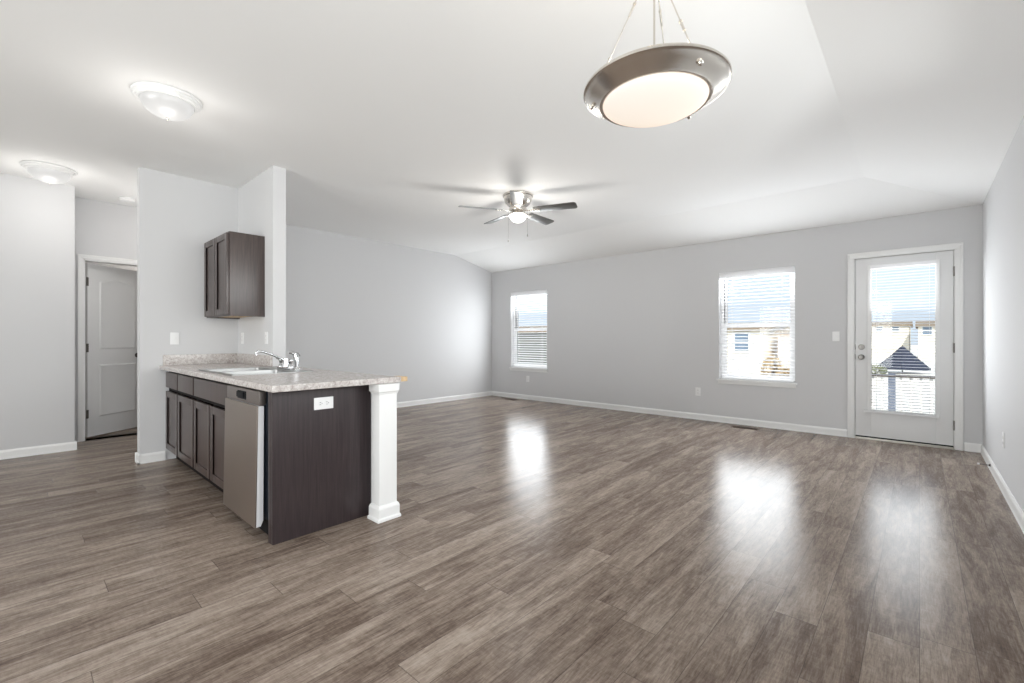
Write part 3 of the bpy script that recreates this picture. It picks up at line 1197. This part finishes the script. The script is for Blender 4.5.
# ------------------------------------------------------------------ outlets and switches
def wall_plate(name, c, n, label, cat, kind, group=None, w=.070, h=.115, horizontal=False):
    """plate on a surface at c with outward normal n (unit axis vector)"""
    root = thing(name, c, label, cat, group)
    n = Vector(n)
    zax = Vector((0, 0, 1))
    xax = zax.cross(n)
    R_ = Matrix((xax, zax, n)).transposed().to_4x4()      # local x across, y up, z out
    Mx = Matrix.Translation(Vector(c)) @ R_
    if horizontal:
        Mx = Mx @ Matrix.Rotation(PI / 2, 4, 'Z')
    mb = MB()
    mb.box(-w / 2, w / 2, -h / 2, h / 2, .0004, .0055, .002, mat=Mx)
    mb.build('plate', M['plastic'], root)
    if kind == 'outlet':
        for s in (-1, 1):
            mb = MB()
            mb.prism([(.0165 * math.cos(a) * 1.0, s * .020 + .0135 * math.sin(a)) for a in [k * 2 * PI / 20 for k in range(20)]], .0050, .0078, mat=Mx)
            rc = mb.build('receptacle', M['plastic'], root)
            mb = MB()
            for dx in (-.0065, .0065):
                mb.box(dx - .0012, dx + .0012, s * .020 - .002, s * .020 + .007, .0074, .0081, mat=Mx)
            mb.cyl(Mx @ Vector((0, s * .020 - .0075, .0074)), Mx @ Vector((0, s * .020 - .0075, .0081)), .0024, seg=10)
            mb.build('slots', M['dark_slot'], rc, smooth=False)
    else:
        mb = MB()
        mb.box(-.006, .006, -.013, .013, .0050, .0070, .001, mat=Mx)
        mb.box(-.004, .004, -.001, .009, .006, .016, .0015, mat=Mx)
        mb.build('toggle', M['plastic'], root)
    for s in ((-1, 1) if kind == 'switch' else (0,)):
        mb = MB()
        mb.cyl(Mx @ Vector((0, s * .030, .0052)), Mx @ Vector((0, s * .030, .0064)), .003, seg=10)
        mb.build('screw', M['plastic'], root)
    return root


wall_plate('light_switch', (-0.74, YB, 1.185), (0, -1, 0), 'white light switch on the far wall between window and exterior door', 'light switch', 'switch')
wall_plate('wall_outlet', (-2.356, YB, 0.40), (0, -1, 0), 'white wall outlet low on the far wall, left of the window nearest the door', 'outlet', 'outlet')
wall_plate('wall_outlet', (-5.543, YB, 0.395), (0, -1, 0), 'white wall outlet below the window at the far left corner', 'outlet', 'outlet')
wall_plate('wall_outlet', (XR, 5.011, 0.390), (-1, 0, 0), 'white wall outlet on the right hand wall above its baseboard', 'outlet', 'outlet')
wall_plate('light_switch', (-5.335, 1.037, 1.158), (1, 0, 0), 'white light switch on the kitchen wall left of the wall cabinet', 'light switch', 'switch')
wall_plate('wall_outlet', (-5.19, 1.585, 1.160), (0, -1, 0), 'white wall outlet in the corner beneath the dark wall cabinet', 'outlet', 'outlet')
wall_plate('wall_outlet', (-4.535, 1.585, 1.163), (0, -1, 0), 'white wall outlet above the backsplash, at the free end of the short wall', 'outlet', 'outlet')
# two-gang style horizontal outlet on the end panel
wall_plate('wall_outlet', (-2.675, 1.255, 0.764), (1, 0, 0), 'white sideways outlet set in the dark end panel of the peninsula', 'outlet', 'outlet', w=.072, h=.118, horizontal=True)


# ------------------------------------------------------------------ ceiling lights
def dome_light(x, y, label):
    root = thing('ceiling_light', (x, y, ZC), label, 'ceiling light', 'flush dome ceiling lights')
    mb = MB()
    mb.lathe((x, y, ZC), [(0, -.0005), (.186, -.0005), (.190, -.006), (.188, -.014), (.178, -.018), (.174, -.026), (.164, -.030), (.160, -.038), (.147, -.042), (.145, -.036), (0, -.036)], 56)
    mb.build('trim_ring', M['trim'], root)
    mb = MB()
    prof = [(.1440, -.037)]
    for k in range(1, 13):
        a = k / 12 * PI / 2
        prof.append((.1440 * math.cos(a), -.037 - .098 * math.sin(a)))
    mb.lathe((x, y, ZC), prof, 56)
    mb.build('glass_shade', M['dome_glass'], root)
    mb = MB()
    mb.lathe((x, y, ZC - .1345), [(0, .001), (.007, 0), (.008, -.005), (.004, -.009), (.005, -.014), (0, -.017)], 16)
    mb.build('finial', M['nickel'], root)
    return root


DOMES = [(-3.666, 0.675), (-5.998, 0.218)]
dome_light(*DOMES[0], 'larger looking white glass dome light on the ceiling in front of the peninsula')
dome_light(*DOMES[1], 'white glass dome light on the ceiling near the hall door')
for i, (x, y) in enumerate(DOMES):
    add_light('dome_lamp', 'POINT', (x, y, ZC - .31), LAMP_DOME * (1.0, 1.15)[i], (1.0, 0.97, 0.93), radius=.12)

# smoke detector
root = thing('smoke_detector', (-6.63, .85, ZC), 'small round white smoke detector on the hall ceiling', 'smoke detector')
mb = MB()
mb.lathe((-6.63, .85, ZC), [(0, -.0005), (.068, -.0005), (.070, -.006), (.070, -.020), (.060, -.032), (.045, -.036), (0, -.037)], 40)
mb.build('housing', M['plastic'], root)
mb = MB()
mb.lathe((-6.63, .85, ZC - .0365), [(0, 0), (.014, 0), (.013, -.004), (0, -.005)], 20)
mb.build('test_button', M['plastic'], root)

# ------------------------------------------------------------------ ceiling fan
FX, FYc = -3.28, 3.72
root = thing('ceiling_fan', (FX, FYc, ZC), 'brushed nickel five blade ceiling fan with a lit glass bowl', 'ceiling fan')
mb = MB()
mb.lathe((FX, FYc, ZC), [(0, -.0005), (.160, -.0005), (.168, -.010), (.166, -.022), (.155, -.030), (.150, -.060), (.138, -.095), (.112, -.120), (.085, -.135), (.085, -.142), (0, -.142)], 56)
mb.build('motor_housing', M['nickel'], root)
mb = MB()
mb.lathe((FX, FYc, ZC), [(0, -.142), (.075, -.142), (.095, -.150), (.098, -.165), (.095, -.180), (.060, -.190), (.052, -.200), (.070, -.208), (.098, -.214), (.100, -.222), (.094, -.226), (0, -.226)], 48)
mb.build('light_fitter', M['nickel'], root)
mb = MB()
prof = [(.0935, -.2265)]
for k in range(1, 13):
    a = k / 12 * PI / 2
    prof.append((.0935 * math.cos(a), -.2265 - .078 * math.sin(a)))
mb.lathe((FX, FYc, ZC), prof, 48)
mb.build('glass_bowl', M['fan_glass'], root)
for k in range(5):
    a = math.radians(22 + 72 * k)
    B = Matrix.Translation((FX, FYc, ZC - .178)) @ Matrix.Rotation(a, 4, 'Z') @ Matrix.Rotation(math.radians(-12), 4, 'X')
    # blade outline in local x (outwards), y (across)
    out = []
    L0, L1, w0, w1 = .185, .655, .052, .066
    out += [(L0, -w0), (L0 + .2, -w0 - .008), (L1 - .04, -w1)]
    for j in range(1, 7):
        t_ = j / 6 * PI / 2
        out.append((L1 - .03 + .03 * math.sin(t_), -w1 + .03 * (1 - math.cos(t_))))
    out += [(x_, -y_) for x_, y_ in reversed(out)]
    mb = MB()
    mb.prism(out, -.0035, .0035, mat=B, bev=.0015)
    bl = mb.build('blade', M['blade'], root)
    mb = MB()
    mb.prism([(.085, -.016), (.15, -.012), (.20, -.030), (.245, -.030), (.258, 0), (.245, .030), (.20, .030), (.15, .012), (.085, .016)], -.0095, -.0040, mat=B, bev=.001)
    for dx, dy in ((.215, -.018), (.215, .018), (.24, 0)):
        mb.cyl(B @ Vector((dx, dy, -.0125)), B @ Vector((dx, dy, -.009)), .005, seg=8)
    mb.build('blade_bracket', M['nickel'], bl)
cr = (math.cos(.7357), math.sin(.7357))
for s, ln in ((-1, .30), (1, .24)):
    x, y = FX + s * .105 * cr[0], FYc + s * .105 * cr[1]
    mb = MB()
    mb.cyl((x, y, ZC - .19), (x, y, ZC - .19 - ln), .0009, seg=6)
    mb.lathe((x, y, ZC - .19 - ln - .03), [(0, 0), (.004, .004), (.005, .012), (.003, .024), (0, .032)], 12)
    mb.build('pull_chain', M['nickel_dark'], root)
add_light('fan_lamp', 'POINT', (FX, FYc, ZC - .46), LAMP_FAN, (1.0, 0.97, 0.92), radius=.14)

# ------------------------------------------------------------------ pendant over the dining spot
PX, PY, PZ, PR = -0.692, 1.510, 2.027, 0.246
root = thing('pendant_light', (PX, PY, ZC), 'round brushed nickel bowl pendant with a warm lit glass centre, hung on three rods', 'pendant light')
mb = MB()
mb.lathe((PX, PY, ZC), [(0, -.0005), (.070, -.0005), (.072, -.008), (.060, -.022), (.020, -.030), (0, -.030)], 36)
mb.build('canopy', M['nickel'], root)
mb = MB()
mb.cyl((PX, PY, ZC - .028), (PX, PY, 2.46), .006, seg=12)
mb.lathe((PX, PY, 2.43), [(0, .045), (.016, .042), (.022, .030), (.022, .012), (.012, 0), (0, -.004)], 24)
mb.build('stem', M['nickel'], root)
mb = MB()
mb.cyl((PX, PY, 2.43), (PX, PY, PZ + .03), .0035, seg=10)
mb.build('centre_rod', M['nickel'], root)
for k in range(3):
    a = math.radians((206, 326, 97)[k])
    e = Vector((PX + (PR - .03) * math.cos(a), PY + (PR - .03) * math.sin(a), PZ + .006))
    s = Vector((PX + .018 * math.cos(a), PY + .018 * math.sin(a), 2.445))
    mb = MB()
    mb.cyl(s, e, .0022, seg=8)
    for t_ in (.30, .74):
        p = s.lerp(e, t_)
        d = (e - s).normalized()
        mb.cyl(p - d * .022, p + d * .022, .0040, seg=10)
        mb.cyl(p - d * .028, p - d * .022, .006, seg=10)
    mb.build('hanging_rod', M['nickel'], root)
mb = MB()
GR = PR * .735
mb.lathe((PX, PY, PZ), [(PR - .018, .006), (PR - .004, .008), (PR, .003), (PR, -.004), (PR - .007, -.006), (PR - .010, -.009), (PR - .025, -.020), (GR + .014, -.038), (GR + .008, -.044), (GR, -.045), (GR - .006, -.042), (GR + .008, -.034), (PR - .03, -.014), (PR - .018, .002), (PR - .018, .006)], 72)
mb.build('metal_ring', M['nickel'], root)
mb = MB()
prof = [(GR + .003, -.036)]
for k in range(0, 13):
    a = k / 12 * PI / 2
    prof.append(((GR - .003) * math.cos(a), -.042 - .036 * math.sin(a)))
mb.lathe((PX, PY, PZ), prof, 64)
mb.build('glass_bowl', M['pend_glass'], root)
for k in range(3):
    a = math.radians((206, 333, 79)[k])
    rr = PR - .032
    mb = MB()
    mb.lathe((0, 0, 0), [(0, 0), (.006, 0), (.006, .004), (.009, .008), (.006, .014), (0, .016)], 14,
             Matrix.Translation((PX + rr * math.cos(a), PY + rr * math.sin(a), PZ - .024)) @ Matrix.Rotation(a, 4, 'Z') @ Matrix.Rotation(math.radians(145), 4, 'Y'))
    mb.build('finial', M['nickel'], root)
add_light('pendant_lamp', 'POINT', (PX, PY, PZ + .05), LAMP_PEND, (1.0, 0.93, 0.82), radius=.09)

# ------------------------------------------------------------------ small things at floor level
def register(x, y, label):
    root = thing('floor_register', (x, y, 0), label, 'floor vent', 'brown floor registers')
    mb = MB()
    mb.box(x - .155, x + .155, y - .055, y - .040, .0003, .006, .002)
    mb.box(x - .155, x + .155, y + .040, y + .055, .0003, .006, .002)
    mb.box(x - .155, x - .140, y - .040, y + .040, .0003, .006, .002)
    mb.box(x + .140, x + .155, y - .040, y + .040, .0003, .006, .002)
    mb.build('frame', M['brown_metal'], root)
    mb = MB()
    mb.box(x - .140, x + .140, y - .040, y + .040, .0003, .0012)
    for i in range(18):
        xx = x - .132 + i * .0155
        mb.box(xx - .003, xx + .003, y - .040, y + .040, .001, .0048)
    mb.box(x - .140, x + .140, y - .003, y + .003, .001, .0050)
    mb.build('louvers', M['brown_metal'], root, smooth=False)


register(-1.68, 6.36, 'brown metal floor register under the window beside the exterior door')
register(-5.82, 6.36, 'brown metal floor register under the far left window')

root = thing('door_stop', (XR - .013, 5.72, .05), 'thin spring door stop sticking out of the right baseboard near the exterior door', 'door stop')
mb = MB()
mb.lathe((0, 0, 0), [(0, 0), (.012, 0), (.012, .004), (.007, .010), (0, .011)], 16, Matrix.Translation((XR - .0135, 5.72, .05)) @ Matrix.Rotation(-PI / 2, 4, 'Y'))
mb.build('base', M['nickel_dark'], root)
mb = MB()
pts = []
for i in range(121):
    a = i / 120 * 2 * PI * 10
    pts.append((XR - .022 - .060 * i / 120, 5.72 + .005 * math.cos(a), .05 + .005 * math.sin(a)))
mb.tube(pts, .0015, 6)
mb.build('spring', M['nickel_dark'], root)
mb = MB()
mb.cyl((XR - .080, 5.72, .05), (XR - .094, 5.72, .05), .008, .007, seg=14)
mb.build('rubber_tip', M['plastic'], root)

# ------------------------------------------------------------------ windows added on the unseen sides to admit the fill light
def added_window(name, axis, hole, face, back, mull):
    a0, a1, z0, z1 = hole
    root = bpy.data.objects.new(name, None)
    COL.objects.link(root)
    d0, d1 = sorted((face + (back - face) * .55, back))
    root.location = ((a0 + a1) / 2, (d0 + d1) / 2, z0) if axis == 'y' else ((d0 + d1) / 2, (a0 + a1) / 2, z0)
    struct(root)

    def bx(mb, p0, p1, q0, q1, e0=d0, e1=d1):
        if axis == 'y':
            mb.box(p0, p1, e0, e1, q0, q1, .003)
        else:
            mb.box(e0, e1, p0, p1, q0, q1, .003)
    mb = MB()
    fw = .05
    bx(mb, a0, a0 + fw, z0, z1)
    bx(mb, a1 - fw, a1, z0, z1)
    bx(mb, a0 + fw, a1 - fw, z1 - fw, z1)
    bx(mb, a0 + fw, a1 - fw, z0, z0 + fw)
    for i in range(1, mull):
        x = a0 + (a1 - a0) * i / mull
        bx(mb, x - .03, x + .03, z0 + fw, z1 - fw)
    mb.build('window_frame', M['vinyl'], root)
    dm = (d0 + d1) / 2
    for i in range(mull):
        p0 = a0 + (a1 - a0) * i / mull + .03
        p1 = a0 + (a1 - a0) * (i + 1) / mull - .03
        mb = MB()
        bx(mb, p0, p1, z0 + fw - .003, z1 - fw + .003, dm - .003, dm + .003)
        mb.build('pane', M['glass'], root)


added_window('added_window_3', 'y', REWIN, YR, YR - .15, 3)
added_window('added_window_4', 'x', RWIN, XR, XR + .15, 2)
added_window('added_window_5', 'x', RWIN2, XR, XR + .15, 2)

# ------------------------------------------------------------------ outside
M['ground'] = simple('dry_lawn', srgb(226, 222, 212), 0.9, var=0.12, var_scale=0.5)
M['siding_beige'] = simple('beige_siding', srgb(236, 228, 212), 0.7, var=0.04, var_scale=2, stretch=(.2, .2, 14))
M['siding_grey'] = simple('grey_siding', srgb(108, 110, 106), 0.7, var=0.06, var_scale=2, stretch=(.2, .2, 14))
M['siding_peach'] = simple('peach_siding', srgb(236, 214, 194), 0.7, var=0.04, var_scale=2, stretch=(.2, .2, 14))
M['roof'] = simple('brown_shingle', srgb(140, 124, 104), 0.85, var=0.15, var_scale=6)
M['house_glass'] = simple('house_window_glass', srgb(112, 130, 150), 0.2, var=0.05)
M['house_trim'] = simple('house_trim', srgb(238, 236, 230), 0.6, var=0.02)
M['navy'] = simple('navy_canvas', srgb(34, 42, 64), 0.75, var=0.08, var_scale=14)
M['deck'] = simple('grey_deck', srgb(226, 222, 214), 0.7, var=0.08, var_scale=3, stretch=(1, 12, 1))
M['rail'] = simple('dark_rail', srgb(86, 78, 72), 0.6, var=0.06)
M['pale_wood'] = simple('pale_wood', srgb(236, 232, 224), 0.65, var=0.05)
M['blue_post'] = simple('blue_grey_post', srgb(112, 120, 136), 0.6, var=0.05)
M['leaf'] = simple('dry_leaf', srgb(176, 152, 112), 0.8, var=0.25, var_scale=9)
M['leaf_green'] = simple('grey_green_leaf', srgb(120, 126, 96), 0.8, var=0.25, var_scale=9)
M['bark'] = simple('bark', srgb(92, 78, 66), 0.85, var=0.2, var_scale=12)
GZ = -0.75
mb = MB()
mb.box(-120, 80, YB + .15, 200, GZ - .3, GZ)
mb.box(-120, 80, -80, YR - .16, GZ - .3, GZ)
struct(mb.build('ground', M['ground'], smooth=False), 'pale dry ground outside the far wall', 'ground')
mb = MB()
mb.box(-9.3, XR + .15, YB + .02, YB + .15, -.9, -.001)
struct(mb.build('trim_7', M['siding_beige'], smooth=False))


def house(x0, x1, y0, y1, wall_h, roof_h, mat, wins, label, eave=.4, ridge='x'):
    root = thing('house', ((x0 + x1) / 2, (y0 + y1) / 2, GZ), label, 'house')
    mb = MB()
    zt = GZ + wall_h
    mb.box(x0, x1, y0, y1, GZ, zt)
    if ridge == 'y':
        mb.prism([(x0, zt), (x1, zt), ((x0 + x1) / 2, zt + roof_h)], y0, y1, axis='y')
    mb.build('walls', mat, root, smooth=False)
    mb = MB()
    if ridge == 'x':
        ym = (y0 + y1) / 2
        mb.prism([(y0 - eave, zt - .08), (y0 - eave, zt + .04), (ym, zt + roof_h + .12), (y1 + eave, zt + .04), (y1 + eave, zt - .08), (ym, zt + roof_h)], x0 - eave, x1 + eave, axis='x')
        mb.build('roof', M['roof'], root, smooth=False)
        mb = MB()
        mb.prism([(y0, zt), (y1, zt), (ym, zt + roof_h - .1)], x0 + .01, x1 - .01, axis='x')
        mb.build('gable', mat, root, smooth=False)
    else:
        xm = (x0 + x1) / 2
        mb.prism([(x0 - eave, zt - .1), (x0 - eave, zt + .04), (xm, zt + roof_h + .14), (x1 + eave, zt + .04), (x1 + eave, zt - .1), (xm, zt + roof_h + .005)], y0 - eave, y1 + eave, axis='y')
        mb.build('roof', M['roof'], root, smooth=False)
    for (a, b, c, d) in wins:
        mb = MB()
        f = .09
        mb.box(a - f, a, y0 - .05, y0 + .02, GZ + c - f, GZ + d + f)
        mb.box(b, b + f, y0 - .05, y0 + .02, GZ + c - f, GZ + d + f)
        mb.box(a, b, y0 - .05, y0 + .02, GZ + c - f, GZ + c)
        mb.box(a, b, y0 - .05, y0 + .02, GZ + d, GZ + d + f)
        mb.box(a, b, y0 - .045, y0 + .02, GZ + (c + d) / 2 - .03, GZ + (c + d) / 2 + .03)
        w_ = mb.build('window', M['house_trim'], root, smooth=False)
        mb = MB()
        mb.box(a + .001, b - .001, y0 - .03, y0 + .01, GZ + c + .001, GZ + d - .001)
        mb.build('pane', M['house_glass'], w_, smooth=False)
    return root


# far-left window: a grey house close by
house(-30, -13.2, 19.5, 28.0, 2.36, .30, M['siding_grey'], [(-26.0, -24.5, .9, 1.75)], 'grey house with a low roof seen through the far left window', eave=.15)
# window by the door: beige house with a blue-grey window, peach house beside it
house(-11.5, -5.08, 22.0, 30.0, 2.36, .30, M['siding_beige'], [(-6.23, -5.66, 1.38, 2.14), (-8.6, -7.9, 1.38, 2.14)], 'beige house with blue-grey windows seen through the window beside the exterior door', eave=.15)
house(-4.72, -2.4, 23.0, 31.0, 2.20, .30, M['siding_peach'], [(-3.6, -3.0, 1.2, 2.0)], 'peach house seen through the right half of the window beside the exterior door', eave=.12)
# beyond the door: a longer row further off
house(-9.5, -0.75, 58.0, 68.0, 3.3, .35, M['siding_beige'], [(-3.2, -2.75, 2.75, 3.15), (-2.0, -1.5, 2.75, 3.15)], 'cream house far off, seen through the left part of the door glass', eave=.2)
house(-0.1, 6.2, 55.0, 64.0, 3.1, .45, M['siding_beige'], [(.2, .8, 2.35, 3.0), (2.4, 3.6, 1.7, 2.9)], 'cream house far off, seen through the right part of the door glass', eave=.2)


def shrub(x, y, h, w, mat, label):
    root = thing('shrub', (x, y, GZ), label, 'shrub', 'dry shrubs outside')
    rnd = random.Random(int(abs(x * 100)))
    mb = MB()
    for i in range(7):
        a = rnd.uniform(0, 2 * PI)
        mb.tube([(x, y, GZ), (x + .2 * w * math.cos(a), y + .2 * w * math.sin(a), GZ + h * .5), (x + .4 * w * math.cos(a), y + .4 * w * math.sin(a), GZ + h * .85)], .02, 6, [.03, .02, .01])
    mb.build('stems', M['bark'], root)
    mb = MB()
    for i in range(420):
        u, v_, r = rnd.uniform(0, 2 * PI), rnd.uniform(-.6, 1), rnd.uniform(.5, 1) ** .5
        c = Vector((x + w * .5 * r * math.cos(u) * math.sqrt(1 - v_ * v_), y + w * .5 * r * math.sin(u) * math.sqrt(1 - v_ * v_), GZ + h * (.45 + .5 * r * v_)))
        d = Vector((rnd.gauss(0, 1), rnd.gauss(0, 1), rnd.gauss(0, 1))).normalized()
        e = d.orthogonal().normalized()
        s = rnd.uniform(.04, .08)
        mb.quad(c - d * s, c + e * s * .5, c + d * s, c - e * s * .5)
    mb.build('leaves', mat, root, smooth=False)


shrub(-4.3, 20.0, 1.35, .8, M['leaf'], 'dry tan shrub outside, left of the other one, seen through the window by the door')
shrub(-3.85, 20.6, .85, .7, M['leaf'], 'dry tan shrub outside, at the right edge of the window by the door')
shrub(-1.75, 30.0, .62, 1.1, M['leaf_green'], 'grey green shrub outside, seen through the left edge of the door glass')

# landing with a rail beyond the door
root = thing('deck', (-.15, 8.2, GZ), 'pale board deck with a dark topped railing outside the exterior door', 'deck')
mb = MB()
for i in range(18):
    y = YB + .16 + i * .16
    mb.box(-1.6, 1.4, y, y + .152, -.34, -.305, .003)
mb.build('boards', M['deck'], root)
YD = 9.45
mb = MB()
mb.box(-1.6, 1.4, YD - .05, YD + .05, .545, .585, .006)
mb.build('top_rail', M['rail'], root)
mb = MB()
mb.box(-1.6, 1.4, YD - .02, YD + .02, -.20, -.14, .004)
mb.build('bottom_rail', M['pale_wood'], root)
for i in range(25):
    x = -1.5 + i * .1167
    if abs(x + .33) < .06:
        continue
    mb = MB()
    mb.box(x - .016, x + .016, YD - .016, YD + .016, -.14, .545, .003)
    mb.build('baluster', M['pale_wood'], root)
for x in (-1.56, -0.33, 1.36):
    mb = MB()
    mb.box(x - .045, x + .045, YD - .045, YD + .045, GZ, .60, .004)
    mb.build('post', M['blue_post'], root)

# navy peaked canopy beyond the deck
root = thing('patio_umbrella', (-.72, 33.6, GZ), 'navy blue peaked patio umbrella standing on the lawn beyond the door', 'umbrella')
mb = MB()
ux, uy = -.72, 33.6
mb.lathe((ux, uy, -.46), [(1.18, 0), (.80, .40), (.40, .82), (.06, 1.21), (0, 1.23)], 8)
mb.lathe((ux, uy, -.46), [(1.18, 0), (1.17, -.08), (1.15, -.08), (1.15, -.005), (.79, .38), (.38, .80), (0, 1.19)], 8)
mb.build('canopy', M['navy'], root, smooth=False)
mb = MB()
mb.cyl((ux, uy, GZ), (ux, uy, .82), .025, seg=12)
mb.lathe((ux, uy, GZ), [(0, 0), (.25, 0), (.25, .03), (.05, .06), (0, .06)], 24)
mb.build('pole', M['rail'], root)
